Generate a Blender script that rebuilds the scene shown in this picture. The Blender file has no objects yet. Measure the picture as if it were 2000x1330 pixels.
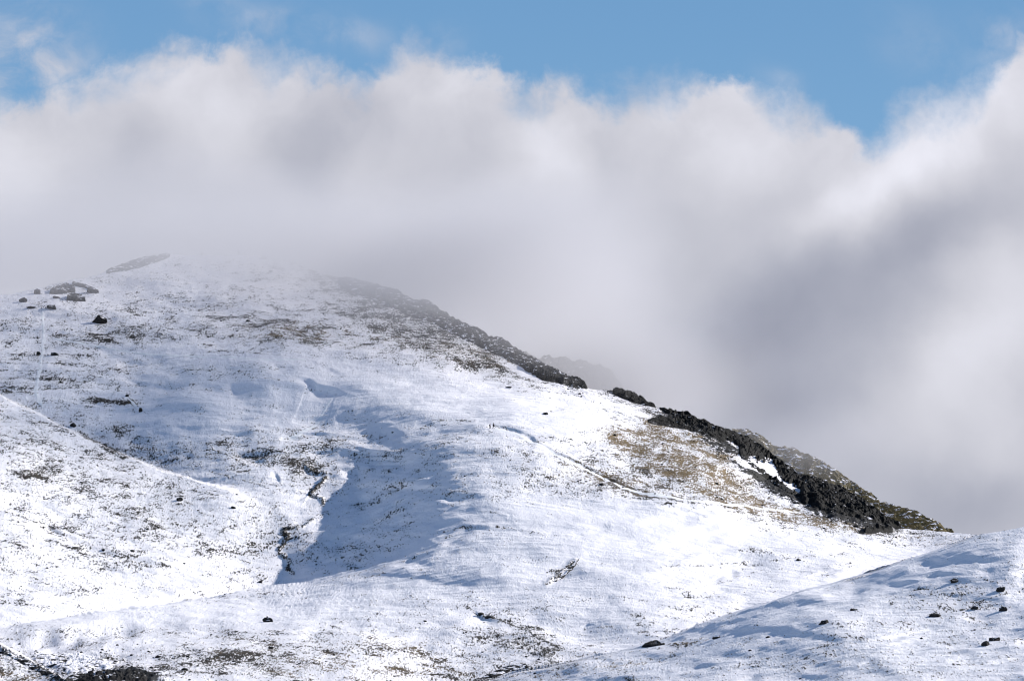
import bpy, math, random
import numpy as np
from mathutils import Vector, Matrix

random.seed(7)
rng = np.random.default_rng(11)
S = bpy.context.scene
COL = S.collection

# ------------------------------------------------------------------ camera geometry
F = 1000 / (18 / 200.0)                 # telephoto: 200 mm lens, survey units of 1/2000 frame width
PITCH = math.atan(635 / F)
CP, SP = math.cos(PITCH), math.sin(PITCH)

def ray(u, v):
    """bearing of a sighting: x and z per metre of distance north"""
    cx = (np.asarray(u, float) - 1000) / F
    cz = (665 - np.asarray(v, float)) / F
    y = CP - SP * cz
    return cx / y, (SP + CP * cz) / y

def sm(a, b, x):
    t = np.clip((np.asarray(x, float) - a) / (b - a), 0, 1)
    return t * t * (3 - 2 * t)

# ------------------------------------------------------------------ noise
def _h(ix, iy, seed):
    n = (ix.astype(np.int64) * 374761393 + iy.astype(np.int64) * 668265263 + seed * 974634777) & 0xffffffff
    n = ((n ^ (n >> 13)) * 1274126177) & 0xffffffff
    return ((n ^ (n >> 16)) & 0xffffff) / float(0xffffff)

def perlin(x, y, seed=0):
    x = np.asarray(x, float); y = np.asarray(y, float)
    ix = np.floor(x); iy = np.floor(y); fx = x - ix; fy = y - iy
    def g(dx, dy):
        a = _h(ix + dx, iy + dy, seed) * 6.2831853
        return np.cos(a) * (fx - dx) + np.sin(a) * (fy - dy)
    sx = fx * fx * fx * (fx * (fx * 6 - 15) + 10); sy = fy * fy * fy * (fy * (fy * 6 - 15) + 10)
    a = g(0, 0); b = g(1, 0); c = g(0, 1); d = g(1, 1)
    return 1.5 * ((a + (b - a) * sx) * (1 - sy) + (c + (d - c) * sx) * sy)

def fbm(x, y, o=4, seed=0, gain=.5):
    r = 0; a = 1; s = 0
    for k in range(o):
        r = r + a * perlin(x * 2 ** k + 17.3 * k, y * 2 ** k - 9.1 * k, seed + k); s += a; a *= gain
    return r / s

def ridged(x, y, o=4, seed=0):
    r = 0; a = 1; s = 0
    for k in range(o):
        r = r + a * (1 - 2 * np.abs(perlin(x * 2 ** k + 5.3 * k, y * 2 ** k + 3.1 * k, seed + k))); s += a; a *= .55
    return r / s

def cells(x, y, seed=0):
    """distance-like blocky noise, 0..1 height per cell with faceted tops"""
    ix = np.floor(x); iy = np.floor(y)
    best = np.full(np.shape(x), 9.0); val = np.zeros(np.shape(x)); sec = np.full(np.shape(x), 9.0)
    for dx in (-1, 0, 1):
        for dy in (-1, 0, 1):
            jx = ix + dx; jy = iy + dy
            px = jx + _h(jx, jy, seed); py = jy + _h(jx, jy, seed + 5)
            d = np.hypot(px - x, py - y)
            hv = _h(jx, jy, seed + 9)
            tilt = (hv - .5) * (x - px) * 1.2 + (_h(jx, jy, seed + 12) - .5) * (y - py) * 1.2
            m = d < best
            sec = np.where(m, best, np.minimum(sec, d))
            val = np.where(m, hv + tilt, val); best = np.where(m, d, best)
    return val - .5 * (1 - sm(0, .12, sec - best))

# ------------------------------------------------------------------ survey of the hill: distances
def tps(pts):
    p = np.array(pts, float); X = p[:, :2] / 1000; w = p[:, 2]; n = len(p)
    def K(r): return np.where(r > 0, r * r * np.log(r + 1e-12), 0)
    A = np.zeros((n + 3, n + 3))
    A[:n, :n] = K(np.linalg.norm(X[:, None] - X[None], axis=2)) + np.eye(n) * 8e-4
    A[:n, n] = 1; A[:n, n + 1:] = X; A[n, :n] = 1; A[n + 1:, :n] = X.T
    c = np.linalg.solve(A, np.r_[w, 0, 0, 0])
    gu = np.linspace(-500, 2500, 301); gv = np.linspace(350, 1650, 261)
    U, V = np.meshgrid(gu / 1000, gv / 1000)
    Z = c[n] + c[n + 1] * U + c[n + 2] * V
    for k in range(n): Z = Z + c[k] * K(np.hypot(U - X[k, 0], V - X[k, 1]))
    for ax, w in ((0, 5), (1, 4)):        # soften
        for _ in range(3):
            Zp = np.pad(Z, [(w, w) if q == ax else (0, 0) for q in (0, 1)], 'reflect', reflect_type='odd')
            Z = sum(np.take(Zp, np.arange(q, q + Z.shape[ax]), axis=ax) for q in range(2 * w + 1)) / (2 * w + 1)
    def f(u, v):
        a = np.clip((np.asarray(u, float) + 500) / 10, 0, 299.99); b = np.clip((np.asarray(v, float) - 350) / 5, 0, 259.99)
        i = a.astype(int); j = b.astype(int); a = a - i; b = b - j
        return (Z[j, i] * (1 - a) + Z[j, i + 1] * a) * (1 - b) + (Z[j + 1, i] * (1 - a) + Z[j + 1, i + 1] * a) * b
    return f

D_main = tps([(-400, 640, 2330), (-200, 600, 2340), (0, 580, 2345), (100, 560, 2370), (210, 530, 2415), (330, 498, 2450), (500, 500, 2455), (650, 545, 2425),
    (800, 600, 2370), (950, 655, 2310), (1145, 760, 2190), (1280, 792, 2170), (1400, 830, 2145), (1500, 890, 2120), (1600, 945, 2080),
    (1750, 1030, 2020), (1870, 1043, 1995), (2000, 1048, 1970), (2300, 1060, 1950),
    (-300, 720, 2200), (0, 700, 2220), (300, 700, 2205), (450, 690, 2200), (600, 690, 2195), (900, 722, 2185), (1050, 745, 2175), (0, 640, 2280), (300, 600, 2330), (600, 620, 2300), (820, 660, 2270),
    (1145, 800, 2090), (960, 832, 2000), (800, 770, 2100), (900, 770, 2120), (720, 735, 2150), (550, 715, 2152), (430, 740, 2124), (550, 742, 2126),
    (1000, 900, 1930), (900, 950, 1895), (1000, 1000, 1865), (1000, 1080, 1800), (1200, 950, 1925), (1350, 900, 1990), (1450, 950, 1985), (1300, 850, 2080), (1500, 1000, 1960), (1600, 1010, 1975), (1300, 1000, 1890),
    (1200, 1100, 1790), (1300, 1200, 1690), (1100, 1200, 1700), (1000, 1300, 1600), (1300, 1245, 1650), (1600, 1060, 1900), (1700, 1060, 1930), (1500, 1090, 1850),
    (1700, 1130, 1840), (1400, 1130, 1800), (1900, 1060, 1940),
    (575, 1130, 1865), (565, 1050, 1905), (500, 1085, 1888), (520, 1000, 1930), (450, 1010, 1928), (490, 1145, 1858), (620, 980, 1960), (610, 930, 2000), (560, 900, 2015), (450, 880, 2040), (350, 880, 2050),
    (860, 1030, 1850), (760, 1040, 1880), (700, 1060, 1880), (640, 1100, 1874), (840, 940, 1926), (760, 960, 1945), (700, 980, 1955), (720, 900, 2005), (800, 880, 1985), (860, 850, 2000),
    (640, 860, 2054), (600, 800, 2098), (450, 790, 2101), (700, 800, 2075), (780, 820, 2050), (840, 800, 2060),
    (300, 800, 2100), (200, 850, 2080), (100, 800, 2110), (0, 780, 2130), (250, 900, 2055), (-300, 850, 2080)])
D_spur = tps([(0, 775, 2050), (140, 842, 1995), (300, 912, 1935), (450, 957, 1905), (560, 1040, 1898), (575, 1130, 1866), (-300, 650, 2140), (-300, 900, 1940), (-300, 1200, 1720),
    (0, 900, 1925), (0, 1000, 1850), (0, 1100, 1775), (0, 1230, 1690), (150, 950, 1925), (200, 1100, 1815), (300, 1000, 1875), (300, 1160, 1790), (450, 1050, 1876), (450, 1150, 1838), (150, 1200, 1740)])
D_bulge = tps([(-300, 1280, 1520), (0, 1232, 1580), (150, 1205, 1620), (300, 1182, 1670), (450, 1160, 1725), (575, 1138, 1790), (720, 1105, 1830), (850, 1065, 1845),
    (0, 1265, 1560), (100, 1290, 1530), (200, 1262, 1575), (300, 1240, 1600), (400, 1215, 1650), (600, 1210, 1660), (200, 1330, 1470), (400, 1330, 1490), (600, 1330, 1510), (900, 1330, 1545), (900, 1200, 1680), (750, 1150, 1770), (1000, 1260, 1620),
    (400, 1280, 1550), (0, 1500, 1350), (900, 1500, 1400), (1000, 1100, 1790), (1100, 1500, 1400)])
D_corner = tps([(-300, 1130, 1460), (0, 1256, 1330), (130, 1332, 1270), (0, 1330, 1260), (-300, 1330, 1280), (0, 1500, 1160), (-300, 1500, 1170), (200, 1500, 1160)])
def D_right(u, v):
    u = np.asarray(u, float); v = np.asarray(v, float)
    t = v - L_right(u); t2 = v - (.62 * L_right(u) + .38 * (1195 - .13 * (u - 1500)))
    w = sm(0, 190, t)
    c = t2 * (1 - w) + ((v - 1195) + .13 * (u - 1500)) * w
    return 1500 - 1.35 * c - .02 * (u - 1500) + 13 * np.sin(u / 210 + v / 140 + 1) + 9 * np.sin(u / 90 - v / 60 + 1) + .0006 * c * c

SKY_U = [-500, -300, -100, 0, 40, 75, 100, 140, 205, 240, 262, 290, 330, 380, 450, 520, 560, 600, 650, 700, 760, 800, 835, 870, 910, 950, 1000, 1050, 1100, 1148, 1200, 1240, 1276, 1330, 1400, 1440, 1480, 1520, 1560, 1600, 1640, 1680, 1720, 1745, 1800, 1870, 1895, 1920, 1960, 2000, 2100, 2300, 2500]
SKY_V = [680, 640, 598, 578, 571, 565, 556, 548, 535, 518, 509, 503, 497, 499, 499, 503, 512, 524, 541, 552, 573, 586, 597, 619, 640, 660, 684, 712, 737, 760, 766, 772, 795, 812, 840, 852, 874, 906, 934, 950, 964, 986, 1018, 1032, 1038, 1044, 1046, 1044, 1037, 1028, 1004, 935, 880]
def skyline(u):
    k = np.zeros(np.shape(u))
    for o, w in ((-12, .2), (-6, .2), (0, .2), (6, .2), (12, .2)): k = k + w * np.interp(np.asarray(u) + o, SKY_U, SKY_V)
    return k
def line(us, vs):
    return lambda u: np.interp(u, us, vs)
L_spur = line([-500, 0, 60, 140, 220, 300, 380, 450, 510, 560, 610, 700], [540, 772, 800, 842, 880, 911, 938, 956, 980, 1015, 1065, 1180])
L_bulge = line([-500, 0, 70, 150, 300, 450, 575, 650, 720, 850, 1000, 1200], [1330, 1230, 1214, 1203, 1183, 1160, 1139, 1125, 1106, 1068, 1060, 1070])
L_corner = line([-500, 0, 60, 132, 200], [1000, 1255, 1288, 1334, 1420])
L_right = line([500, 920, 1000, 1100, 1200, 1300, 1400, 1500, 1700, 1800, 1900, 1960, 2000, 2500], [1500, 1335, 1318, 1297, 1275, 1247, 1208, 1175, 1117, 1085, 1049, 1030, 1010, 860])

def ell(U, V, cu, cv, ru, rv, ang=0, soft=1.0):
    a = math.radians(ang); c, s = math.cos(a), math.sin(a)
    x = (U - cu) * c + (V - cv) * s; y = -(U - cu) * s + (V - cv) * c
    return np.exp(-((x / ru) ** 2 + (y / rv) ** 2) ** soft)

def gap_spur(u): return 24 * (1 - sm(380, 540, u))
def gap_bulge(u): return 8 + 26 * (1 - sm(150, 560, u))
def gap_right(u): return 12 + 40 * (1 - sm(1150, 1450, u))
def gap_corner(u): return 170 + 0 * u
def D_all(u, v):
    u = np.asarray(u, float) + 0 * np.asarray(v, float); v = np.asarray(v, float) + 0 * u
    gw = ell(u, v, 610, 1010, 110, 120); k0 = sm(8, 60, v - skyline(u)) * (1 - .8 * gw)
    n1 = fbm(u / 190, v / 60, 3, 301, .4); n2 = fbm(u / 190 + 9, v / 42 + 4, 3, 302, .42)
    uw = u + 34 * n1 * k0; vw = v + 9 * n2 * k0
    d = D_main(uw + 24 * gw * perlin(u / 90, v / 34, 303) + 9 * gw * perlin(u / 30, v / 14, 304), vw)
    for L, f, w, gap, dec in ((L_spur, D_spur, 2.5, gap_spur, 110), (L_bulge, D_bulge, 3, gap_bulge, 60), (L_right, D_right, 3, gap_right, 150), (L_corner, D_corner, 4, gap_corner, 200)):
        Lu = L(u) + 3 * perlin(u / 70, u * 0 + dec, 77)
        if f is D_bulge: w = w + 60 * sm(520, 800, u)
        if f is D_spur: w = w + 60 * sm(400, 560, u)
        k = sm(0, 1, (v - Lu) / w + .5)
        if f is D_spur: k = k * (1 - sm(540, 620, u))
        if f is D_bulge: k = k * (1 - sm(700, 1050, u))
        # meet the ground behind with only the hidden dip between
        fix = 0 if f is D_right else (D_prev(u, Lu, f) - gap(u) - f(u, Lu)) * np.exp(-np.clip(v - Lu, 0, None) / dec)
        d = d * (1 - k) + (f(uw, vw) + fix) * k
    return d
def D_prev(u, v, f):
    if f is D_right or f is D_spur or f is D_corner and False: return D_main(u, v)
    if f is D_corner: return D_bulge(u, v)
    m = sm(500, 620, u)
    return D_spur(u, v) * (1 - m) + D_main(u, v) * m

# ------------------------------------------------------------------ painted land cover and small landforms
def seg_field(U, V, pts, reach):
    """signed distance (below = +) to a polyline and position along it, inf outside reach"""
    pts = np.array(pts, float)
    m = (U > pts[:, 0].min() - reach) & (U < pts[:, 0].max() + reach) & (V > pts[:, 1].min() - reach) & (V < pts[:, 1].max() + reach)
    idx = np.nonzero(m)
    u = U[idx]; v = V[idx]
    best = np.full(u.shape, 1e9); sg = np.ones(u.shape); al = np.zeros(u.shape)
    n = len(pts) - 1
    for k in range(n):
        a = pts[k]; b = pts[k + 1]; d = b - a; l2 = d @ d
        t = np.clip(((u - a[0]) * d[0] + (v - a[1]) * d[1]) / l2, 0, 1)
        px = u - a[0] - t * d[0]; py = v - a[1] - t * d[1]
        dist = np.hypot(px, py)
        cr = d[0] * (v - a[1]) - d[1] * (u - a[0])
        mm = dist < best
        best = np.where(mm, dist, best); sg = np.where(mm, np.sign(cr), sg); al = np.where(mm, (k + t) / n, al)
    return idx, best, sg, al

# main grid -----------------------------------------------------------
us = np.r_[np.linspace(-500, -30, 40), np.arange(-20, 2021, 1.9), np.linspace(2030, 2500, 40)]
NF = 500
tf = np.r_[np.linspace(0, 1, NF), 1 + np.linspace(.02, .35, 12)]
back = np.array([700, 450, 300, 200, 130, 80, 45, 25, 14, 8, 4, 2.0])
NB = len(back); NR = NB + len(tf); NC = len(us)
U0 = np.broadcast_to(us[None], (len(tf), NC)); VS = skyline(us)
V0 = VS[None] + tf[:, None] * (1345 - VS[None])
Dm = D_all(U0, V0)
rx, rz = ray(U0, V0)
X = rx * Dm; Y = Dm.copy(); Z = rz * Dm
# back of the hill: falls away behind the crest
cx, cz = ray(us, VS)
Yb = Y[0][None] + back[:, None]; Xb = cx[None] * Yb
Zb = Z[0][None] - .02 * back[:, None] - .38 * np.maximum(back[:, None] - 3, 0) * sm(0, 60, back[:, None])
X = np.vstack([Xb, X]); Y = np.vstack([Yb, Y]); Z = np.vstack([Zb, Z])
UU = np.broadcast_to(us[None], (NR, NC)); VV = np.vstack([VS[None] - back[:, None] * .5, V0])

# land cover: cov = how much ground shows, brown = straw/grass share, rock = bare dark rock, calm = smooth drifted snow
cov = np.full(UU.shape, .335); brown = np.full(UU.shape, .12); rock = np.zeros(UU.shape); calm = np.zeros(UU.shape)
def cv(cu, cvv, ru, rv, amt, br=0, ang=0, soft=1.0):
    global cov, brown
    k = ell(UU, VV, cu, cvv, ru, rv, ang, soft)
    cov = cov + amt * k
    if br: brown = np.clip(brown + br * k, 0, 1)
# upper hill
cv(300, 650, 420, 70, .10); cv(700, 660, 330, 38, .12, .25, 10); cv(560, 655, 120, 25, .1, .2); cv(840, 640, 230, 38, .40, -.1, 27); cv(960, 700, 130, 22, .25, .25, 18)
cv(760, 610, 150, 40, .35, -.1, 25); cv(500, 520, 160, 25, .06); cv(420, 500, 250, 18, -.02)
cv(80, 760, 130, 70, .10); cv(250, 655, 60, 14, .28, .1, 12); cv(400, 690, 260, 16, -.12)
# grass slope on the right
cv(1320, 880, 150, 45, .42, .7, 14, 1.6); cv(1250, 860, 90, 26, .16, .5, 8); cv(1200, 930, 190, 34, .26, .35, 12, 1.4); cv(1420, 960, 130, 34, .40, .45, 22, 1.5); cv(1560, 1010, 150, 16, .34, .4, 12, 1.4)
cv(1680, 1034, 90, 10, .34, .35, 6); cv(1080, 940, 130, 24, .14, .2); cv(1230, 965, 120, 14, .16, .1); cv(1850, 1055, 120, 9, .16, .5); cv(1330, 845, 60, 12, .25, .5, 18)
cv(1240, 785, 90, 14, .38, -.1, 14, 1.6); cv(1340, 826, 80, 18, .3, .2, 22)
# white flats
for a in ((900, 780, 240, 45, -.30, 0, 8), (700, 720, 250, 16, -.12, 0, 3), (1120, 800, 120, 30, -.2), (1080, 1010, 260, 36, -.25), (1230, 1050, 220, 60, -.22), (1150, 1130, 230, 40, -.16),
          (350, 820, 160, 26, -.16), (320, 780, 140, 22, -.05), (1350, 1040, 260, 18, -.2, 0, 5), (1180, 1200, 120, 30, -.16), (700, 1160, 260, 34, -.2, 0, -8), (250, 1195, 280, 22, -.2), (560, 770, 150, 30, -.16),
          (1600, 1150, 200, 26, -.18, 0, -18), (520, 970, 60, 16, -.1), (280, 1250, 90, 14, -.1), (1500, 1130, 180, 22, -.1), (300, 1120, 200, 20, -.1), (1750, 1140, 200, 25, -.2, 0, -18)): cv(*a)
# bowl, gully
cv(620, 880, 220, 30, .16, -.05); cv(460, 895, 110, 22, .16, .1); cv(700, 820, 90, 26, .08, -.1); cv(590, 915, 30, 20, .25, .1); cv(700, 1040, 200, 40, .02, -.1, -28); cv(240, 850, 60, 14, .2, 0, 28)
# left spur
cv(150, 900, 220, 60, .2, -.2, 20); cv(250, 1060, 330, 110, .08, -.2); cv(75, 925, 50, 14, .25); cv(250, 1000, 240, 80, .04); cv(80, 1100, 180, 50, .05); cv(520, 1000, 60, 30, .08, .2)
# front bulge
cv(700, 1290, 420, 44, .18, .3, 4, 1.5); cv(330, 1300, 180, 34, .2, -.1); cv(1040, 1260, 110, 34, .26, 0, 14); cv(820, 1250, 160, 18, .06, .3); cv(650, 1315, 160, 20, .08, .25); cv(250, 1235, 120, 9, .12, 0, -8)
# near left corner and right ridge
k = sm(-4, 6, VV - L_corner(UU)) * (UU < 230); cov = cov + .25 * k; brown = brown + .35 * k * sm(1290, 1325, VV)
k = sm(0, 30, VV - L_right(UU)) * (UU > 850); cov = cov - .04 * k
cv(1700, 1290, 400, 60, .04, 0, -12); cv(1850, 1190, 160, 30, .05, 0, -16); cv(1200, 1300, 160, 10, .15, .6, -8); cv(1350, 1250, 60, 7, .12, .7, -12)
brown = np.clip(brown, 0, 1)

dZ = np.zeros(UU.shape)
# banks: a sharp drop just below the line, easing back to the slope further down
def bank(pts, h, face=2.2, run=26, dark=0, taper=True, side=1, edge=0):
    idx, dist, sg, al = seg_field(UU, VV, pts, run * 2 + 4)
    s = dist * sg * side; ln = np.hypot(*(np.array(pts[-1]) - np.array(pts[0]))); run = min(run, .3 * ln, 26); h = h * min(1, ln / 70)
    f = sm(-.3, face, s) * np.exp(-np.clip(s - face, 0, None) / run)
    if taper: f = f * sm(0, .45, al) * sm(0, .45, 1 - al)
    f = f * (.85 + .25 * perlin(UU[idx] / 45, VV[idx] / 30, 31))
    dZ[idx] -= 1.05 * h * f
    if dark: cov[idx] += dark * np.exp(-(dist / edge) ** 2) * sm(0, .1, al) * sm(0, .1, 1 - al)
def mark(pts, w, amt, br=0, rk=0):
    idx, dist, sg, al = seg_field(UU, VV, pts, w * 4 + 4)
    n = perlin(UU[idx] / 9, VV[idx] / 4, 51) * .5 + .75
    k = np.exp(-(dist / w) ** 2) * sm(0, .1, al) * sm(0, .1, 1 - al) * n
    cov[idx] += amt * k; brown[idx] = np.clip(brown[idx] + br * k, 0, 1); rock[idx] += rk * k
bank([(555, 722), (585, 733), (603, 738), (618, 748), (640, 752), (658, 757), (672, 764), (700, 772)], 2.6, 3, 40)
bank([(528, 707), (550, 713), (585, 716)], 1.2, 3, 20); bank([(620, 715), (645, 720), (675, 733)], .7, 2.5, 15)
bank([(400, 752), (450, 742), (500, 745), (540, 750)], 1.4, 6, 35); bank([(490, 738), (560, 740), (620, 748)], 1.3, 7, 30)
bank([(660, 818), (740, 818), (770, 826), (822, 850)], 1.2, 9, 40)
bank([(655, 918), (690, 912), (722, 903)], 1.9, 5, 20); bank([(670, 960), (700, 944), (740, 936)], 1.3, 4, 22); bank([(640, 985), (690, 970), (770, 935)], 1.3, 5, 22)
bank([(640, 1010), (700, 985), (790, 950)], .8, 3, 16); bank([(720, 1000), (770, 975), (830, 960)], .9, 3, 18); bank([(570, 1075), (650, 1045), (740, 1010), (830, 985)], .9, 4, 20); bank([(600, 1105), (700, 1075), (800, 1040)], .7, 4, 18)
bank([(535, 915), (545, 930), (552, 945)], 1.5, 4, 12); bank([(805, 925), (840, 912), (880, 905)], .8, 2.5, 20); bank([(800, 955), (830, 948), (880, 945)], .7, 2.5, 16)
bank([(940, 824), (975, 832), (1005, 840), (1030, 850), (1052, 862)], .55, 2, 10); bank([(1062, 870), (1080, 880), (1105, 892)], .8, 2.2, 9)
bank([(1020, 847), (1040, 853), (1056, 866)], 1.2, 5, 12)
bank([(1412, 1111), (1428, 1109), (1448, 1113)], 1.6, 4, 18); bank([(1600, 1160), (1650, 1148), (1705, 1140)], 1.2, 6, 22); bank([(1440, 1076), (1456, 1083)], .8, 4, 16)
bank([(1385, 1133), (1398, 1127), (1412, 1125)], .9, 3, 12); bank([(1770, 1130), (1830, 1118), (1900, 1125)], .9, 4, 20); bank([(1900, 1100), (1940, 1092), (1990, 1082)], .7, 4, 18)
bank([(1560, 1180), (1620, 1170), (1700, 1160)], .4, 4, 20); bank([(1300, 1255), (1400, 1218), (1500, 1190)], .7, 4, 20); bank([(1640, 1260), (1760, 1235), (1850, 1215)], .5, 4, 20)
bank([(60, 605), (76, 625)], .5, 3, 10); bank([(150, 842), (200, 870), (250, 898)], .9, 3, 12, .35, edge=5); bank([(240, 862), (270, 855), (300, 860)], 1.1, 4, 14)
bank([(70, 1012), (100, 1025), (130, 1045)], 1.0, 6, 22); bank([(60, 1250), (110, 1240), (170, 1228)], 1.6, 9, 22); bank([(920, 1185), (945, 1205), (985, 1215)], .8, 3, 14)
bank([(-300, 1275), (-100, 1250), (0, 1238), (100, 1224), (200, 1213), (330, 1205), (430, 1203)], 3.6, 16, 26)
bank([(160, 788), (190, 783), (210, 788)], .9, 4, 12); bank([(245, 735), (270, 741), (297, 747)], .8, 3, 16); bank([(1125, 1218), (1145, 1210), (1180, 1214)], .5, 3, 16)
bank([(40, 1004), (130, 1045), (220, 1078), (330, 1100), (420, 1125)], .7, 5, 25)
dZ -= 3.2 * ell(UU, VV, 600, 800, 170, 42, 10) + 1.8 * ell(UU, VV, 745, 860, 85, 34, 20) + 1.0 * ell(UU, VV, 470, 765, 60, 16) + 1.2 * ell(UU, VV, 300, 760, 90, 22)
dZ -= .9 * ell(UU, VV, 1260, 1060, 150, 20) + 1.0 * ell(UU, VV, 1000, 1150, 120, 22, -8) + 1.6 * ell(UU, VV, 1150, 1235, 110, 24, 6)
rb = random.Random(4)
for n_, (ua, ub, va, vb, sl, h0, h1) in ((26, (1250, 2000, 1080, 1320, -.19, .15, .5)), (16, (850, 1500, 960, 1230, .02, .12, .35)), (34, (590, 880, 930, 1120, -.42, .15, .5)), (12, (0, 420, 880, 1180, .3, .12, .35)), (14, (100, 1000, 1190, 1320, .06, .15, .4)), (10, (40, 420, 640, 850, .05, .2, .5)), (22, (420, 780, 760, 900, -.05, .2, .7))):
    for _ in range(n_):
        a0 = rb.uniform(ua, ub); b0 = rb.uniform(va, vb); L0 = rb.uniform(40, 130); ss_ = sl + rb.uniform(-.08, .08); cvx = rb.uniform(-.05, .05) * L0
        bank([(a0, b0), (a0 + L0 * .5, b0 + L0 * .5 * ss_ + cvx), (a0 + L0, b0 + L0 * ss_)], rb.uniform(h0, h1) * 1.6, rb.uniform(2, 6), 20)
def strokes():
    for n_, (ua, ub, va, vb, sl) in ((45, (0, 560, 800, 1180, .3)), (30, (1250, 2000, 1080, 1330, -.2)), (40, (100, 1000, 1220, 1330, .12)), (50, (0, 800, 600, 760, .04)), (26, (440, 800, 840, 1100, -.3)), (20, (900, 1500, 920, 1250, .03)), (26, (1120, 1560, 850, 1000, .12))):
        for _ in range(n_):
            a0 = rb.uniform(ua, ub); b0 = rb.uniform(va, vb); L0 = rb.uniform(20, 80); ss_ = sl + rb.uniform(-.1, .1)
            mark([(a0, b0), (a0 + L0 * .5, b0 + L0 * .5 * ss_ + rb.uniform(-2, 2)), (a0 + L0, b0 + L0 * ss_)], rb.uniform(.9, 2.0), rb.uniform(.15, .42))
strokes()
# the lines of terrace edges and rock steps that show dark
for v in (692, 709, 724, 738, 757): mark([(-20, v), (60, v + 1), (120, v + 2), (182, v + 3)], 1.3, .38); bank([(-20, v), (60, v + 1), (182, v + 3)], .25, 1.5, 6)
for p in ([(100, 655), (150, 658), (205, 668), (250, 676)], [(150, 663), (180, 660), (215, 668), (248, 676)], [(850, 1040), (900, 1030), (960, 1028), (1020, 1038), (1060, 1045), (1140, 1050)],
          [(935, 1001), (965, 1003), (995, 1011)], [(0, 765), (40, 766), (75, 772)], [(30, 920), (75, 926), (110, 940)], [(30, 933), (90, 934), (115, 944)], [(160, 782), (200, 783), (260, 788)],
          [(905, 1178), (930, 1197), (965, 1208), (1005, 1222), (1060, 1240)], [(855, 818), (890, 818), (920, 821)], [(1020, 815), (1065, 808), (1110, 800)], [(250, 766), (262, 785), (276, 800)],
          [(1290, 1103), (1360, 1104), (1420, 1100), (1500, 1103)], [(1165, 960), (1210, 955), (1240, 952)], [(1500, 1100), (1600, 1085)], [(0, 1000), (60, 1018), (110, 1043)], [(1090, 900), (1130, 912)],
          [(1035, 1240), (1090, 1232)], [(960, 1240), (1040, 1236), (1100, 1265)]):
    mark(p, 2.2, .42)
for p in ([(1060, 1142), (1085, 1125), (1105, 1110), (1130, 1092)],): mark(p, 4.5, .9, -.3, .4); bank(p, .8, 3, 14)
TRAIL = [(960, 835), (1000, 846), (1040, 863), (1075, 880), (1120, 903), (1165, 925), (1215, 952), (1260, 966), (1340, 975), (1420, 986), (1500, 995), (1570, 1003)]
for sh in (-4, 4.5): mark([(a, b + sh) for a, b in TRAIL], 1.8, .2)
bank([(a, b - 5) for a, b in TRAIL[1:9]], .65, 2.2, 6)
# the little stream in the gully, showing as dark gaps
for p in ([(640, 928), (628, 945), (606, 962), (628, 975), (632, 992)], [(615, 1015), (590, 1028), (545, 1037)], [(545, 1037), (562, 1048), (552, 1066), (540, 1080)], [(540, 1080), (566, 1096), (560, 1112), (578, 1126)], [(590, 905), (608, 922), (640, 928)]):
    mark(p, 3.6, 1.0, -.1, .9); bank(p, .9, 3, 12)
for p in ((190, 780, 30, 5), (245, 785, 25, 6), (260, 800, 8, 8), (55, 925, 22, 4), (90, 926, 18, 4), (595, 905, 30, 8), (585, 930, 18, 10), (1090, 1118, 26, 8), (1045, 1225, 24, 6), (1030, 1250, 22, 7), (1065, 1268, 26, 7)):
    cv(*p, .45, -.1)
# rock outcrop ground
def rk(cu, cvv, ru, rv, amt=1, ang=0):
    global rock
    rock = rock + amt * ell(UU, VV, cu, cvv, ru, rv, ang, 2.0)
rk(1470, 905, 150, 22, .9, 28); rk(1610, 985, 170, 30, 1, 22); rk(1340, 825, 75, 12, .8, 22); rk(1000, 690, 190, 18, .7, 30); rk(1110, 742, 45, 14, .9, 20); rk(800, 605, 170, 22, .8, 24); rk(1705, 1040, 30, 5, .8)
rk(180, 1300, 140, 36, .62, 12); rk(262, 1322, 60, 16, .7, 0); rk(330, 1285, 70, 14, .3, 18); rk(60, 1300, 90, 12, .5, 30); rk(265, 516, 45, 11, .6, -12)
# drifts that lie over the rock
for a in ((1520, 930, 66, 12, 30), (1560, 955, 34, 9, 25), (1470, 912, 50, 8, 25), (1010, 722, 60, 7, 25), (745, 585, 30, 4, 15), (1310, 805, 20, 4, 20)):
    k = ell(UU, VV, a[0], a[1], a[2], a[3], a[4], 1.6); rock = rock * (1 - k * 1.1); cov = cov * (1 - .7 * k)
rock = np.clip(rock, 0, 1.3)
cov = np.clip(cov, 0, 1.3)
calm = np.clip(1 - cov / .35, 0, 1)

# ground relief in plan
rough = np.clip(cov * 1.3 + rock * 2, .12, 2.2)
dZ += 1.0 * fbm(X / 46, Y / 70, 3, 3) * sm(0, 60, np.abs(UU * 0 + 60))
dZ += .62 * fbm(X / 13 , Y / 26, 3, 13) * (.55 + .6 * rough)
dZ += .13 * fbm(X / 2.6, Y / 9, 3, 23) * rough
sd = np.clip((UU - 1000) / 600, -1, 1)
dZ += .40 * ridged(X / 26, Y / 10, 4, 43) * sm(.02, .3, cov + .12)
dZ += rock * .9 * (ridged(X / 4, Y / 9, 4, 61) - .2)
stretch = np.ones(UU.shape); stretch[NB:] = np.abs(np.gradient(Dm, axis=0) / np.gradient(V0, axis=0)); dZ = dZ * (1 - .92 * sm(4.5, 12, stretch))
fade = np.ones(NR); fade[:NB] = np.linspace(.0, 1, NB)
Z = Z + dZ * fade[:, None]

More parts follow.
